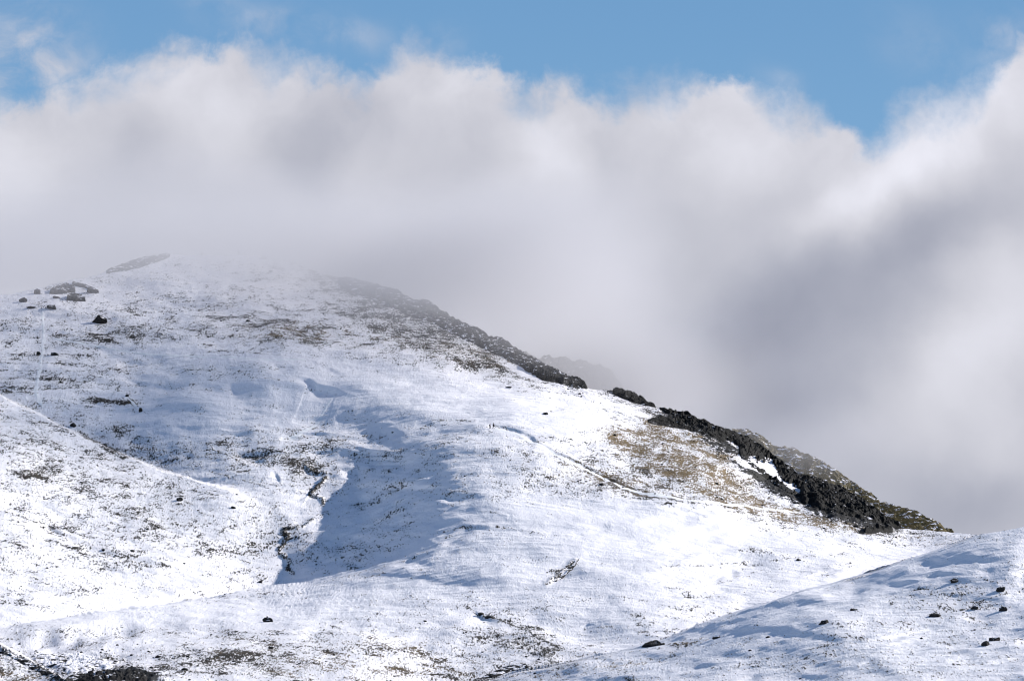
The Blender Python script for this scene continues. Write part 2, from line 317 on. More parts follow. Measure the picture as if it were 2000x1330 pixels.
def grid_mesh(name, X, Y, Z, attrs, mat, smooth=True):
    nr, nc = X.shape
    me = bpy.data.meshes.new(name)
    co = np.stack([X, Y, Z], -1).reshape(-1, 3).astype(np.float32)
    idx = np.arange(nr * nc).reshape(nr, nc)
    q = np.stack([idx[1:, :-1], idx[1:, 1:], idx[:-1, 1:], idx[:-1, :-1]], -1).reshape(-1, 4)
    me.vertices.add(len(co)); me.vertices.foreach_set('co', co.ravel())
    me.loops.add(q.size); me.loops.foreach_set('vertex_index', q.ravel().astype(np.int32))
    me.polygons.add(len(q)); me.polygons.foreach_set('loop_start', np.arange(0, q.size, 4, dtype=np.int32))
    me.polygons.foreach_set('use_smooth', np.full(len(q), smooth))
    for k, a in attrs.items():
        t = me.attributes.new(k, 'FLOAT', 'POINT'); t.data.foreach_set('value', np.asarray(a, np.float32).ravel())
    me.update(calc_edges=True); me.validate()
    o = bpy.data.objects.new(name, me); COL.objects.link(o)
    if mat: me.materials.append(mat)
    return o

def tri_mesh(name, verts, faces, mat=None, smooth=False, attrs=None):
    me = bpy.data.meshes.new(name)
    verts = np.asarray(verts, np.float32); faces = np.asarray(faces, np.int32)
    me.vertices.add(len(verts)); me.vertices.foreach_set('co', verts.ravel())
    me.loops.add(faces.size); me.loops.foreach_set('vertex_index', faces.ravel())
    me.polygons.add(len(faces)); me.polygons.foreach_set('loop_start', np.arange(0, faces.size, faces.shape[1], dtype=np.int32))
    me.polygons.foreach_set('use_smooth', np.full(len(faces), smooth))
    for k, a in (attrs or {}).items():
        t = me.attributes.new(k, 'FLOAT', 'POINT'); t.data.foreach_set('value', np.asarray(a, np.float32).ravel())
    me.update(calc_edges=True)
    o = bpy.data.objects.new(name, me); COL.objects.link(o)
    if mat: me.materials.append(mat)
    return o

def tag(o, label=None, cat=None, group=None, kind=None):
    if label: o['label'] = label
    if cat: o['category'] = cat
    if group: o['group'] = group
    if kind: o['kind'] = kind
    return o

# position on the ground for a sighting (u, v)
def at(u, v, arr=None):
    u = np.asarray(u, float); v = np.asarray(v, float)
    a = np.interp(u, us, np.arange(NC)); i = np.clip(a.astype(int), 0, NC - 2); a = a - i
    t = (v - skyline(u)) / (1345 - skyline(u))
    b = np.where(t >= 0, np.interp(t, tf, NB + np.arange(len(tf))), NB + t * 40); b = np.clip(b, 0, NR - 1.001)
    j = b.astype(int); b = b - j
    def L(M): return (M[j, i] * (1 - a) + M[j, i + 1] * a) * (1 - b) + (M[j + 1, i] * (1 - a) + M[j + 1, i + 1] * a) * b
    if arr is not None: return L(arr)
    return np.stack([L(X), L(Y), L(Z)], -1)

# ------------------------------------------------------------------ materials
class NT:
    def __init__(s, tree): s.t = tree; s.n = tree.nodes; s.l = tree.links
    def node(s, typ, **kw):
        n = s.n.new(typ)
        for k, v in kw.items(): setattr(n, k, v)
        return n
    def put(s, inp, v):
        if isinstance(v, bpy.types.NodeSocket): s.l.new(v, inp)
        else: inp.default_value = v
    def m(s, op, a, b=0.0, c=0.0, clamp=False):
        n = s.n.new('ShaderNodeMath'); n.operation = op; n.use_clamp = clamp
        s.put(n.inputs[0], a); s.put(n.inputs[1], b); s.put(n.inputs[2], c)
        return n.outputs[0]
    def add(s, a, b): return s.m('ADD', a, b)
    def sub(s, a, b): return s.m('SUBTRACT', a, b)
    def mul(s, a, b): return s.m('MULTIPLY', a, b)
    def ma(s, a, b, c): return s.m('MULTIPLY_ADD', a, b, c)
    def ss(s, x, a, b, o0=0.0, o1=1.0):
        n = s.n.new('ShaderNodeMapRange'); n.interpolation_type = 'SMOOTHSTEP'
        s.put(n.inputs[0], x); s.put(n.inputs[1], a); s.put(n.inputs[2], b); s.put(n.inputs[3], o0); s.put(n.inputs[4], o1)
        return n.outputs[0]
    def noise(s, vec, scale, detail=4, rough=.5, dist=0, dims='3D', out=0):
        n = s.n.new('ShaderNodeTexNoise'); n.noise_dimensions = dims
        s.put(n.inputs['Vector'], vec); n.inputs['Scale'].default_value = scale; n.inputs['Detail'].default_value = detail
        n.inputs['Roughness'].default_value = rough; n.inputs['Distortion'].default_value = dist
        return n.outputs[out]
    def vscale(s, vec, sc):
        n = s.n.new('ShaderNodeVectorMath'); n.operation = 'MULTIPLY'; s.put(n.inputs[0], vec); n.inputs[1].default_value = sc; return n.outputs[0]
    def mix(s, f, a, b):
        n = s.n.new('ShaderNodeMix'); n.data_type = 'RGBA'; s.put(n.inputs[0], f); s.put(n.inputs[6], a); s.put(n.inputs[7], b); return n.outputs[2]
    def attr(s, name):
        n = s.n.new('ShaderNodeAttribute'); n.attribute_name = name; return n.outputs['Fac']
    def pos(s): return s.n.new('ShaderNodeNewGeometry').outputs['Position']

SNOW = (.885, .865, .905, 1)
def new_mat(name):
    m = bpy.data.materials.new(name); m.use_nodes = True
    m.node_tree.nodes.clear()
    t = NT(m.node_tree)
    out = t.node('ShaderNodeOutputMaterial'); bs = t.node('ShaderNodeBsdfPrincipled')
    t.l.new(bs.outputs[0], out.inputs[0])
    bs.inputs['Roughness'].default_value = .7
    bs.inputs['Specular IOR Level'].default_value = .06
    return m, t, bs, out

def ground_material(name='snowy ground'):
    m, t, bs, out = new_mat(name)
    P = t.pos()
    cov = t.attr('cov'); br = t.attr('brown'); rk = t.attr('rock')
    Pt = t.vscale(P, (.72, .10, .5))
    fine = t.noise(Pt, 2.5, 4, .74)
    fine2 = t.noise(t.vscale(P, (.34, .07, .8)), 1.0, 4, .6, .3)
    mid = t.noise(t.vscale(P, (.45, .16, .6)), .28, 3, .55)
    big = t.noise(P, .035, 2, .5)
    s = t.add(t.mul(fine, .68), t.mul(fine2, .32))
    s = t.add(s, t.mul(t.sub(mid, .5), .32)); s = t.add(s, t.mul(t.sub(big, .5), .18))
    thr = t.ma(t.m('MINIMUM', cov, .74), -.27, .672)
    e = t.sub(s, thr)
    bare = t.ss(e, -.006, .045)
    # rock shows through with its own coarser pattern
    rn = t.add(t.mul(t.noise(t.vscale(P, (.5, .12, .8)), .9, 5, .6), .6), t.mul(fine, .4))
    rbare = t.ss(t.sub(rn, t.ma(rk, -.42, .78)), -.02, .04)
    # colours of the ground itself
    straw = t.mix(t.noise(Pt, .9, 3, .6), (.06, .042, .022, 1), (.32, .235, .135, 1))
    dark = t.mix(t.noise(Pt, .7, 3, .6), (.014, .013, .012, 1), (.065, .055, .045, 1))
    gcol = t.mix(t.ss(t.add(br, t.mul(t.sub(t.noise(P, .12, 3, .5), .5), .9)), .25, .75), dark, straw)
    rcol = t.mix(t.noise(P, .8, 4, .65), (.010, .010, .011, 1), (.045, .043, .043, 1))
    # hoar and thin snow between the stems
    thin = t.ss(s, t.sub(thr, .14), thr)
    snow = t.mix(t.mul(thin, t.mul(cov, .35)), SNOW, (.62, .585, .53, 1))
    c = t.mix(bare, snow, gcol)
    c = t.mix(rbare, c, rcol)
    t.put(bs.inputs['Base Color'], c)
    # relief: tussocks and stones stand proud of the snow, the snow itself is wind packed
    ripple = t.noise(t.vscale(P, (.32, .15, .5)), .8, 4, .6, .5)
    h = t.add(t.mul(bare, .16), t.mul(ripple, .48))
    h = t.add(h, t.mul(fine, t.ma(cov, .42, .10)))
    h = t.add(h, t.mul(t.mul(rn, rk), 1.1))
    b = t.node('ShaderNodeBump'); b.inputs['Strength'].default_value = .8; b.inputs['Distance'].default_value = 1.0
    t.put(b.inputs['Height'], h); t.put(bs.inputs['Normal'], b.outputs[0])
    bs.inputs['Subsurface Weight'].default_value = 0
    return m

def rock_material(name, snow_amt=.35, tone=1.0, green=0):
    m, t, bs, out = new_mat(name)
    P = t.pos()
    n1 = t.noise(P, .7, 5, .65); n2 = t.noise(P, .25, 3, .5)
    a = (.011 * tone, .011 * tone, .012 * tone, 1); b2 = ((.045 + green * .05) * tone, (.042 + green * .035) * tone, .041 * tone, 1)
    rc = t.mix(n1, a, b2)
    nz = t.node('ShaderNodeSeparateXYZ'); g = t.node('ShaderNodeNewGeometry'); t.l.new(g.outputs['Normal'], nz.inputs[0])
    lie = t.add(t.mul(nz.outputs[2], .9), t.mul(t.sub(t.noise(t.vscale(P, (.6, .4, 1)), .9, 4, .6), .5), 1.5))
    lie = t.add(lie, t.mul(t.sub(n2, .5), 1.2))
    sn = t.ss(lie, 1.27 - snow_amt, 1.33 - snow_amt)
    t.put(bs.inputs['Base Color'], t.mix(sn, rc, SNOW))
    b = t.node('ShaderNodeBump'); b.inputs['Strength'].default_value = .7; b.inputs['Distance'].default_value = .4
    t.put(b.inputs['Height'], t.noise(P, 1.2, 5, .7)); t.put(bs.inputs['Normal'], b.outputs[0])
    bs.inputs['Roughness'].default_value = .85
    return m

def plain(name, c1, c2=None, scale=3.0, rough=.8):
    m, t, bs, out = new_mat(name)
    c2 = c2 or tuple(x * 1.5 for x in c1)
    t.put(bs.inputs['Base Color'], t.mix(t.noise(t.pos(), scale, 3, .6), (*c1, 1), (*c2, 1)))
    bs.inputs['Roughness'].default_value = rough
    return m

M_ground = ground_material()
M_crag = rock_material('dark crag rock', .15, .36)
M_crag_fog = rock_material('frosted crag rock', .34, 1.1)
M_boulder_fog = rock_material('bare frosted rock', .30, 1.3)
M_rear = rock_material('mossy ridge rock', .40, 1.8, 1.6)
M_boulder = rock_material('boulder rock', .42, 1.1)

tag(grid_mesh('hillside', X, Y, Z, dict(cov=cov, brown=brown, rock=rock), M_ground), 'snow covered hillside rising to a rounded foggy summit', kind='structure')

# ------------------------------------------------------------------ ground far and wide below the hill
def wide_ground():
    n = 90
    gx = np.linspace(-1, 1, n); gx = np.sign(gx) * np.abs(gx) ** 1.7 * 14000
    gy = np.linspace(-1, 1, n); gy = np.sign(gy) * np.abs(gy) ** 1.7 * 14000 + 1000
    GX, GY = np.meshgrid(gx, gy)
    GZ = -70 + 14 * fbm(GX / 900, GY / 900, 4, 5) - 30 * sm(1500, 4000, np.hypot(GX, GY - 1000))
    z = np.zeros_like(GX)
    return tag(grid_mesh('ground', GX, GY[::1], GZ, dict(cov=z + .3, brown=z + .4, rock=z), M_ground), 'snowy valley floor', kind='structure')
wide_ground()

# ------------------------------------------------------------------ rear ridge behind the right crest, and the dim crag in the cloud
def ridge(name, lu, lv, dist, depth, mat, label, bottom, jag=1.0, seed=5, rr=220, du=1.6):
    u = np.arange(lu[0] - 10, lu[-1] + 10, du)
    v = np.interp(u, lu, lv)
    t = np.linspace(0, 1, rr)
    dcrest = np.interp(u, lu, dist) if hasattr(dist, '__len__') else np.full(u.shape, float(dist))
    rx, rz = ray(u, v)
    # front face runs down toward the viewer, back face falls away
    fr = t[:, None]
    run = depth * fr
    Yf = dcrest[None] - run; xr = rx[None] + 0 * fr
    drop = (bottom * fr ** 1.15)
    Zf = (rz * dcrest)[None] - drop
    Xf = xr * dcrest[None]
    bk = np.array([160, 90, 50, 28, 15, 8, 4.0])[:, None]
    Yk = dcrest[None] + bk; Xk = xr[:1] * dcrest[None] + 0 * bk; Zk = (rz * dcrest)[None] - bk * .6
    X = np.vstack([Xk, Xf]); Y = np.vstack([Yk, Yf]); Z = np.vstack([Zk, Zf])
    edge = np.minimum(sm(0, 30, u - u[0]), sm(0, 30, u[-1] - u))[None]
    Z = Z + jag * (1.6 * (ridged(X / 7, Y / 9, 5, seed) - .3) + 1.0 * fbm(X / 12, Y / 16, 3, seed + 4) + .35 * (cells(X / 2.6, Y / 4.5, seed) - .5)) * (.4 + .6 * edge)
    return grid_mesh(name, X, Y, Z, {}, mat, False)

tag(ridge('rear_ridge', [1440, 1480, 1510, 1545, 1580, 1620, 1660, 1700, 1740, 1790, 1830, 1870, 1900], [836, 846, 872, 876, 886, 912, 938, 964, 988, 1000, 1016, 1046, 1080],
      [2300, 2290, 2280, 2275, 2265, 2250, 2240, 2225, 2210, 2195, 2185, 2175, 2170], 80, M_rear, '', 34, 1.0),
    'brown rocky ridge dusted with snow, dropping into cloud behind the dark crags', 'ridge')
tag(ridge('distant_crag', [1010, 1050, 1090, 1130, 1165, 1190, 1212, 1240], [690, 700, 696, 705, 712, 722, 752, 800], 2330, 60, M_crag_fog, '', 34, 1.4, 9, 120),
    'faint dim crag almost lost in the cloud, beyond the notch in the skyline', 'crag')

# ------------------------------------------------------------------ crags: raised, broken rock standing on the hillside
def crag(label, poly_top, poly_bot, H, mat=M_crag, over=10, seed=0, ru=1.1, rows=90, tex=1.0, holes=(), base=.45):
    """poly_top / poly_bot: sightings of upper and lower rim; over > 0 carries the rock over the crest"""
    u0 = poly_top[0][0]; u1 = poly_top[-1][0]
    u = np.arange(u0, u1 + ru, ru); n = len(u)
    pt = np.array(poly_top, float); pb = np.array(poly_bot, float)
    vt = np.interp(u, pt[:, 0], pt[:, 1]); vb = np.interp(u, pb[:, 0], pb[:, 1])
    t = np.linspace(0, 1, rows)
    if over: # start behind the crest
        vt = skyline(u) - over
    VVg = vt[None] + t[:, None] * (vb - vt)[None]; UUg = np.broadcast_to(u[None], VVg.shape)
    P = at(UUg, VVg)
    s = (UUg - u0) / (u1 - u0)
    ends = sm(0, .06, s) * sm(0, .06, 1 - s)
    wob = .10 * fbm(UUg / 30, VVg / 10, 3, seed + 3)
    m = np.minimum(sm(0.0, .14 if over else .2, t[:, None] + wob * .5), sm(0, .28, 1 - t[:, None] + wob)) * ends
    for (cu, cv_, a, b, ang) in holes: m = m * (1 - 1.0 * ell(UUg, VVg + 9 * perlin(UUg / 9, VVg / 4, 8) + 4 * perlin(UUg / 3.5, VVg / 2, 18), cu, cv_, a, b, ang, 2))
    x, y = P[..., 0], P[..., 1]
    rough = base + .5 * fbm(x / (13 * tex), y / (20 * tex), 2, seed + 50) + .55 * ridged(x / (6 * tex), y / (12 * tex), 5, seed + 20) + .18 * (cells(x / (2.1 * tex), y / (5 * tex), seed + 31) - .4) + .12 * fbm(x / .9, y / 2.4, 2, seed + 41)
    H = H * .8
    h = H * m * rough - .5 * (1 - sm(0, .35, m))
    o = grid_mesh('rock_outcrop', x, y, P[..., 2] + h, {}, mat, False)
    return tag(o, label, 'rock outcrop', 'rock outcrops on the hillside')

crag('long grey craggy edge fading upward into fog, right shoulder of the summit', [(650, 545), (1148, 760)], [(650, 556), (700, 580), (760, 606), (830, 632), (900, 664), (960, 692), (1010, 716), (1050, 745), (1100, 757), (1148, 764)], 2.6, M_crag_fog, 8, 1, rows=110, holes=((1040, 735, 40, 6, 26), (745, 583, 26, 4, 16)))
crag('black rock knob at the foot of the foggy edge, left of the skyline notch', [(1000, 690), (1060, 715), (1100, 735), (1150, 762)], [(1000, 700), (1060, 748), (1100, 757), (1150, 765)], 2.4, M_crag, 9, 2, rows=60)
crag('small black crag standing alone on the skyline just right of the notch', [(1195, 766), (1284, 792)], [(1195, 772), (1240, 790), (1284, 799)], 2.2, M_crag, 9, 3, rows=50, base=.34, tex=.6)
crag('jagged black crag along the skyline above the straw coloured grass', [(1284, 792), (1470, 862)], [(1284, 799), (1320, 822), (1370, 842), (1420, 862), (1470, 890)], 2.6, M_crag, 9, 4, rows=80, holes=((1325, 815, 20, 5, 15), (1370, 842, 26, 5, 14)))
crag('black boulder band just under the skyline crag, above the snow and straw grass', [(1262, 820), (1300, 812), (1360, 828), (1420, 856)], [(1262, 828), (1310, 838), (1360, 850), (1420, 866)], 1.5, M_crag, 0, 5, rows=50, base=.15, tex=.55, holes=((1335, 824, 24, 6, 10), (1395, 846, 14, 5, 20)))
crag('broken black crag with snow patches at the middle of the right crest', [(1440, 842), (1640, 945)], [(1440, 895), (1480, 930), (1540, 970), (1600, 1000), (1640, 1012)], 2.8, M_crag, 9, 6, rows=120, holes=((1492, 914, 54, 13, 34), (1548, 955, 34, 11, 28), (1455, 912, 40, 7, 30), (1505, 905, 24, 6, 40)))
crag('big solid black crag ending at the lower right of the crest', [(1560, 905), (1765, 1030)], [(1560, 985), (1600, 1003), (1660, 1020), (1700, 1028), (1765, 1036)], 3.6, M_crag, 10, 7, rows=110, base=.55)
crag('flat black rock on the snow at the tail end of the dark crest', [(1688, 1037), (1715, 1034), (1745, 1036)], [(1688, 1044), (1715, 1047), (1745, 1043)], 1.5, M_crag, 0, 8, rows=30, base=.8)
crag('grey wedge shaped crag at the left shoulder of the summit, veiled in fog', [(205, 535), (240, 520), (262, 508), (300, 504), (335, 500)], [(205, 538), (240, 535), (270, 530), (300, 520), (335, 503)], .8, M_boulder_fog, 2, 9, rows=50, tex=.7, base=.45)
crag('widest grey outcrop on the left skyline, broad rounded slab with snow behind', [(96, 570), (115, 558), (130, 554), (148, 566)], [(96, 575), (115, 574), (130, 573), (148, 570)], 1.6, M_crag_fog, 0, 10, rows=30, base=.6, tex=.6)
crag('thin grey rim of rock curving along the skyline above the rounded slab', [(140, 553), (165, 556), (194, 570)], [(140, 558), (165, 564), (194, 574)], .9, M_crag_fog, 0, 11, rows=24, base=.8)
crag('toothed grey outcrop just below the rounded slab on the left shoulder', [(130, 582), (140, 577), (155, 578), (168, 587)], [(130, 587), (148, 589), (168, 588)], 1.5, M_crag_fog, 0, 12, rows=24, base=1.0)
crag('black rocks at the bottom edge under the shaded hollow, right of the corner', [(120, 1332), (150, 1318), (200, 1308), (260, 1306), (290, 1322)], [(120, 1345), (150, 1345), (200, 1345), (260, 1345), (290, 1345)], 1.3, rock_material('knoll foot rock', .22, .6), 0, 13, rows=60, base=.45, holes=((185, 1322, 26, 6, 10), (235, 1312, 10, 12, 0)))
crag('speckled dark rocks on the small knoll beside the shaded hollow', [(62, 1285), (90, 1266), (130, 1262), (180, 1275), (225, 1295)], [(62, 1292), (90, 1302), (130, 1318), (180, 1312), (225, 1304)], 1.0, rock_material('snowy knoll rock', .62), 0, 14, rows=50)
crag('dark outcrop at the bottom centre where the right slope meets the gully', [(915, 1333), (950, 1318), (985, 1303), (1020, 1300), (1035, 1304)], [(915, 1340), (950, 1332), (985, 1318), (1020, 1310), (1035, 1307)], 1.0, rock_material('gully side rock', .4, .7), 0, 15, rows=36, base=.3)
crag('pointed blue black outcrop on the brow of the right slope', [(1252, 1262), (1268, 1254), (1280, 1250), (1300, 1256)], [(1252, 1265), (1268, 1264), (1280, 1262), (1300, 1258)], .9, M_crag, 0, 16, rows=24, base=.35)
crag('black rock strip with a snowy notch in the shallow dip of the centre slope', [(1082, 1126), (1098, 1112), (1115, 1104), (1132, 1092)], [(1082, 1131), (1098, 1124), (1115, 1114), (1132, 1095)], .8, rock_material('snow caught rock', .5), 0, 17, rows=30, base=.15)
crag('jagged dark spur of rock crossing the bottom left corner', [(0, 1256), (60, 1290), (135, 1332)], [(0, 1268), (60, 1303), (135, 1345)], .7, rock_material('snowy spur rock', .38, .7), 0, 18, rows=40, base=.3)

# ------------------------------------------------------------------ boulders
def ico(sub):
    import bmesh
    bm = bmesh.new(); bmesh.ops.create_icosphere(bm, subdivisions=sub, radius=1)
    v = np.array([p.co[:] for p in bm.verts]); f = np.array([[x.index for x in q.verts] for q in bm.faces]); bm.free()
    return v, f
IV, IF = ico(4); LV, LF = ico(1)
def rockshape(V, seed, cuts=14):
    r = np.random.default_rng(seed)
    V = V.copy()
    for k in range(cuts):
        n = r.normal(size=3); n /= np.linalg.norm(n); d = r.uniform(.55, .9)
        p = V @ n; V = V - np.clip(p - d, 0, None)[:, None] * n[None] * .92
    return V
boulders = [ # u, v of the base, width px, height px, label
 (196, 631, 40, 17, 'big dark grey boulder standing on the snow below the left shoulder'),
 (45, 589, 17, 9, 'small grey block near the left end of the skyline'),
 (524, 1213, 24, 10, 'lone black boulder on the white brow of the front slope'),
 (350, 978, 16, 7, 'black boulder on the left spur, above the gully mouth'),
 (202, 1074, 8, 5, 'tiny pointed rock alone low on the left spur'),
 (1610, 1220, 22, 9, 'black rock with a snow cap, lowest large one on the right slope'),
 (1865, 1140, 20, 9, 'dark boulder at the upper edge of the right slope'),
 (1955, 1155, 22, 10, 'slanting dark rock high near the right frame edge'),
 (1905, 1190, 20, 7, 'flat dark rock beside the pointed one on the right slope'),
 (1960, 1192, 18, 10, 'pointed dark rock on the right slope'),
 (1942, 1253, 26, 10, 'largest dark rock on the lower right slope'),
 (1925, 1262, 20, 8, 'dark rock touching the lower left of the largest one on the right slope'),
 (1825, 1206, 24, 8, 'long dark stone lying aslant, middle of the right slope'),
 (1668, 1194, 16, 5, 'thin dark stone on the boundary between white drift and speckled slope'),
 (992, 758, 18, 4, 'small dark stone alone on the smooth white plateau'),
 (1065, 812, 14, 4, 'low dark stone above the hikers on the plateau'),
 (62, 602, 20, 5, 'low dark rock under the left end of the skyline'),
 (102, 603, 24, 8, 'ragged dark rock beside the snow track on the left'),
 (72, 573, 20, 9, 'snow dusted grey rock on the left skyline'),
 (178, 571, 24, 9, 'grey rock at the right end of the skyline rim on the left shoulder'),
 (110, 583, 16, 5, 'low grey rock between the block and the toothed outcrop'),
 (75, 692, 12, 8, 'dark rock at the left edge of the snow track'),
 (105, 695, 18, 6, 'dark arched rock at the right edge of the snow track'),
 (248, 770, 10, 5, 'black stone at the top of the short snow chute'),
 (275, 806, 9, 8, 'black stone at the foot of the short snow chute'),
 (143, 834, 16, 7, 'black rock where the left spur meets the bowl'),
 (455, 996, 12, 6, 'black rock of the pair beside the gully mound'),
 (1500, 1246, 10, 4, 'dark stone near the straw coloured streak of the right slope'),
 (1400, 1246, 18, 5, 'dark stone at the end of the straw coloured streak'),
 (1560, 1098, 10, 4, 'small black stone on the dip between centre and right slopes'),
 (940, 1200, 14, 5, 'black stone at the head of the dark step line above the bottom gully'),
 (955, 1207, 16, 5, 'black stone lower along the dark step line'),
]
for k, (u, v, w, h, lab) in enumerate(boulders):
    p = at(u, v); sc = p[1] / F
    Vb = rockshape(IV, 100 + k)
    n = fbm(Vb[:, 0] * 2.2 + k * 7, Vb[:, 1] * 2.2 + Vb[:, 2] * 3.1, 3, k)
    Vb = Vb * (1 + .22 * n)[:, None]
    Vb = Vb * np.array([w * sc * .5, w * sc * .5, h * sc * .85])
    Vb[:, 2] += h * sc * .12
    a = random.uniform(-.25, .25); R = np.array([[math.cos(a), 0, math.sin(a)], [0, 1, 0], [-math.sin(a), 0, math.cos(a)]])
    Vb = Vb @ R.T
    o = tri_mesh('boulder', Vb, IF, M_boulder if k not in (1, 18, 19, 20) else M_crag_fog, False)
    o.location = (float(p[0]), float(p[1]), float(p[2]))
    tag(o, lab, 'boulder', 'boulders lying on the snowy hillside')

# ------------------------------------------------------------------ scree and grass (nobody could count them)
def scatter(n, weight, seed):
    r = np.random.default_rng(seed)
    u = r.uniform(-40, 2040, n * 3); v = skyline(u) + r.uniform(0, 1, n * 3) * (1345 - skyline(u))
    w = weight(u, v) * (1345 - skyline(u)) / 850
    k = r.uniform(0, 1, n * 3) < w
    return u[k][:n], v[k][:n], r
def w_scree(u, v):
    c = at(u, v, rock); g = at(u, v, cov)
    cl = sm(.0, .5, perlin(u / 28, v / 9, 3) + .25 * perlin(u / 9, v / 4, 4))
    return np.clip(.9 * c ** 1.5 + cl * .35 * np.clip(g - .3, 0, 1), 0, 1)
u, v, r = scatter(16000, w_scree, 5)
P = at(u, v); n = len(u)
variants = [rockshape(LV, 900 + q, 6) for q in range(12)]
VV_, FF_ = [], []
sz = r.uniform(.12, .42, n) * (1 + 1.2 * (r.uniform(0, 1, n) > .95))
vi = r.integers(0, 12, n); ang = r.uniform(0, 6.28, n)
for q in range(12):
    k = np.nonzero(vi == q)[0]; 
    if not len(k): continue
    B = variants[q]; c, s = np.cos(ang[k]), np.sin(ang[k])
    x = (B[None, :, 0] * c[:, None] - B[None, :, 1] * s[:, None]) * sz[k][:, None] * 1.3
    y = (B[None, :, 0] * s[:, None] + B[None, :, 1] * c[:, None]) * sz[k][:, None] * 1.3
    z = B[None, :, 2] * sz[k][:, None] * .8 + .1
    W = np.stack([x, y, z], -1) + P[k][:, None]
    base = sum(len(a) for a in VV_)
    VV_.append(W.reshape(-1, 3)); FF_.append((LF[None] + (np.arange(len(k)) * len(B))[:, None, None] + base).reshape(-1, 3))
tag(tri_mesh('scree', np.vstack(VV_), np.vstack(FF_), rock_material('scree rock', -.1)), 'dark stones scattered over the snow and crags', 'scree', kind='stuff')

def w_grass(u, v):
    g = at(u, v, cov); b = at(u, v, brown)
    cl = sm(-.35, .35, perlin(u / 24, v / 8, 13) + .6 * perlin(u / 7, v / 3.5, 14))
    return np.clip((g - .26) * 1.5, 0, 1) * (.25 + .75 * b) * (.25 + .75 * cl)
u, v, r = scatter(60000, w_grass, 6)
P = at(u, v); n = len(u); NBL = 4
hh = r.uniform(.14, .42, (n, NBL)); an = r.uniform(0, 6.28, (n, NBL)); le = r.uniform(.02, .3, (n, NBL)); wd = r.uniform(.03, .09, (n, NBL))
bx = P[:, None, 0] + r.normal(0, .12, (n, NBL)); by = P[:, None, 1] + r.normal(0, .15, (n, NBL)); bz = P[:, None, 2] - .04 + 0 * bx
ca, sa = np.cos(an), np.sin(an)
V1 = np.stack([bx - sa * wd, by + ca * wd, bz], -1); V2 = np.stack([bx + sa * wd, by - ca * wd, bz], -1); V3 = np.stack([bx + ca * le, by + sa * le, bz + hh], -1)
GVt = np.stack([V1, V2, V3], 2).reshape(-1, 3); GFc = np.arange(n * NBL * 3).reshape(-1, 3)
mg, tg, bg_, _o = new_mat('winter straw grass')
tg.put(bg_.inputs['Base Color'], tg.mix(tg.noise(tg.pos(), .6, 3, .6), (.10, .07, .035, 1), (.46, .33, .17, 1)))
tag(tri_mesh('grass', GVt, GFc, mg), 'straw coloured winter grass poking through the snow', 'grass', kind='stuff')

# ------------------------------------------------------------------ trodden paths of packed snow
mp, tp, bp, _o = new_mat('packed snow')
tp.put(bp.inputs['Base Color'], tp.mix(tp.ss(tp.noise(tp.pos(), 1.5, 4, .6), .62, .75), (.88, .88, .90, 1), (.55, .50, .43, 1)))
bb = tp.node('ShaderNodeBump'); bb.inputs['Distance'].default_value = .15; tp.put(bb.inputs['Height'], tp.noise(tp.pos(), 1.2, 3, .5)); tp.put(bp.inputs['Normal'], bb.outputs[0])
def path(pts, w0, w1, label):
    p = np.array(pts, float); d = np.r_[0, np.cumsum(np.hypot(*np.diff(p, axis=0).T))]
    s = np.arange(0, d[-1], 2.0); u = np.interp(s, d, p[:, 0]); v = np.interp(s, d, p[:, 1])
    for _ in range(3):
        u[1:-1] = (u[:-2] + u[1:-1] + u[2:]) / 3; v[1:-1] = (v[:-2] + v[1:-1] + v[2:]) / 3
    u = u + 2.6 * perlin(s / 26, s * 0, 5) + 1.0 * perlin(s / 9, s * 0, 7); v = v + .5 * perlin(s / 23, s * 0 + 3, 6)
    tu = np.gradient(u); tv = np.gradient(v); l = np.hypot(tu, tv); nu, nv = -tv / l, tu / l
    w = np.interp(s, [0, s[-1]], [w0, w1]) * (1 + .7 * perlin(s / 12, s * 0, 9)) * sm(0, 8, s) * sm(0, 8, s[-1] - s) + .1
    k = np.linspace(-1, 1, 7)[:, None]
    P = at(u[None] + k * nu[None] * w[None] / 2, v[None] + k * nv[None] * w[None] / 2)
    lift = .06 * (1 - np.abs(k) ** 4) - .02 + 0 * P[..., 0]
    o = grid_mesh('path', P[..., 0], P[..., 1], P[..., 2] + lift, {}, mp)
    tag(o, label, kind='structure')
path([(960, 835), (1000, 846), (1040, 863), (1075, 880), (1120, 903), (1165, 925), (1215, 952), (1260, 966), (1340, 975), (1420, 986), (1500, 995), (1570, 1003)], 5.5, 4, 'snow path the two hikers stand on')
path([(84, 600), (84, 640), (86, 665), (80, 700), (75, 735), (70, 760), (76, 785), (82, 800)], 5, 9, 'straight track of packed snow going up the left slope')
path([(658, 757), (640, 778), (615, 812), (585, 838), (560, 855)], 4, 9, 'diagonal snow ramp down the bowl')
path([(250, 770), (258, 782), (268, 798)], 3, 6, 'short snow chute')
path([(100, 660), (140, 670), (200, 680), (270, 690), (380, 694), (480, 700), (600, 706)], 3, 3, 'faint traverse line across the upper slope')
path([(1460, 1075), (1448, 1090), (1425, 1100)], 3, 5, 'little snow runnel')

# ------------------------------------------------------------------ people
def cloth(name, c): return plain(name, c, tuple(min(1, x * 1.6) for x in c), 9, .85)
M_skin = plain('skin', (.42, .24, .17), (.5, .3, .22), 20, .6); M_hair = plain('dark hair', (.02, .015, .01)); M_boot = plain('boot leather', (.02, .018, .016)); M_pole = plain('pole metal', (.2, .2, .21), None, 5, .4)

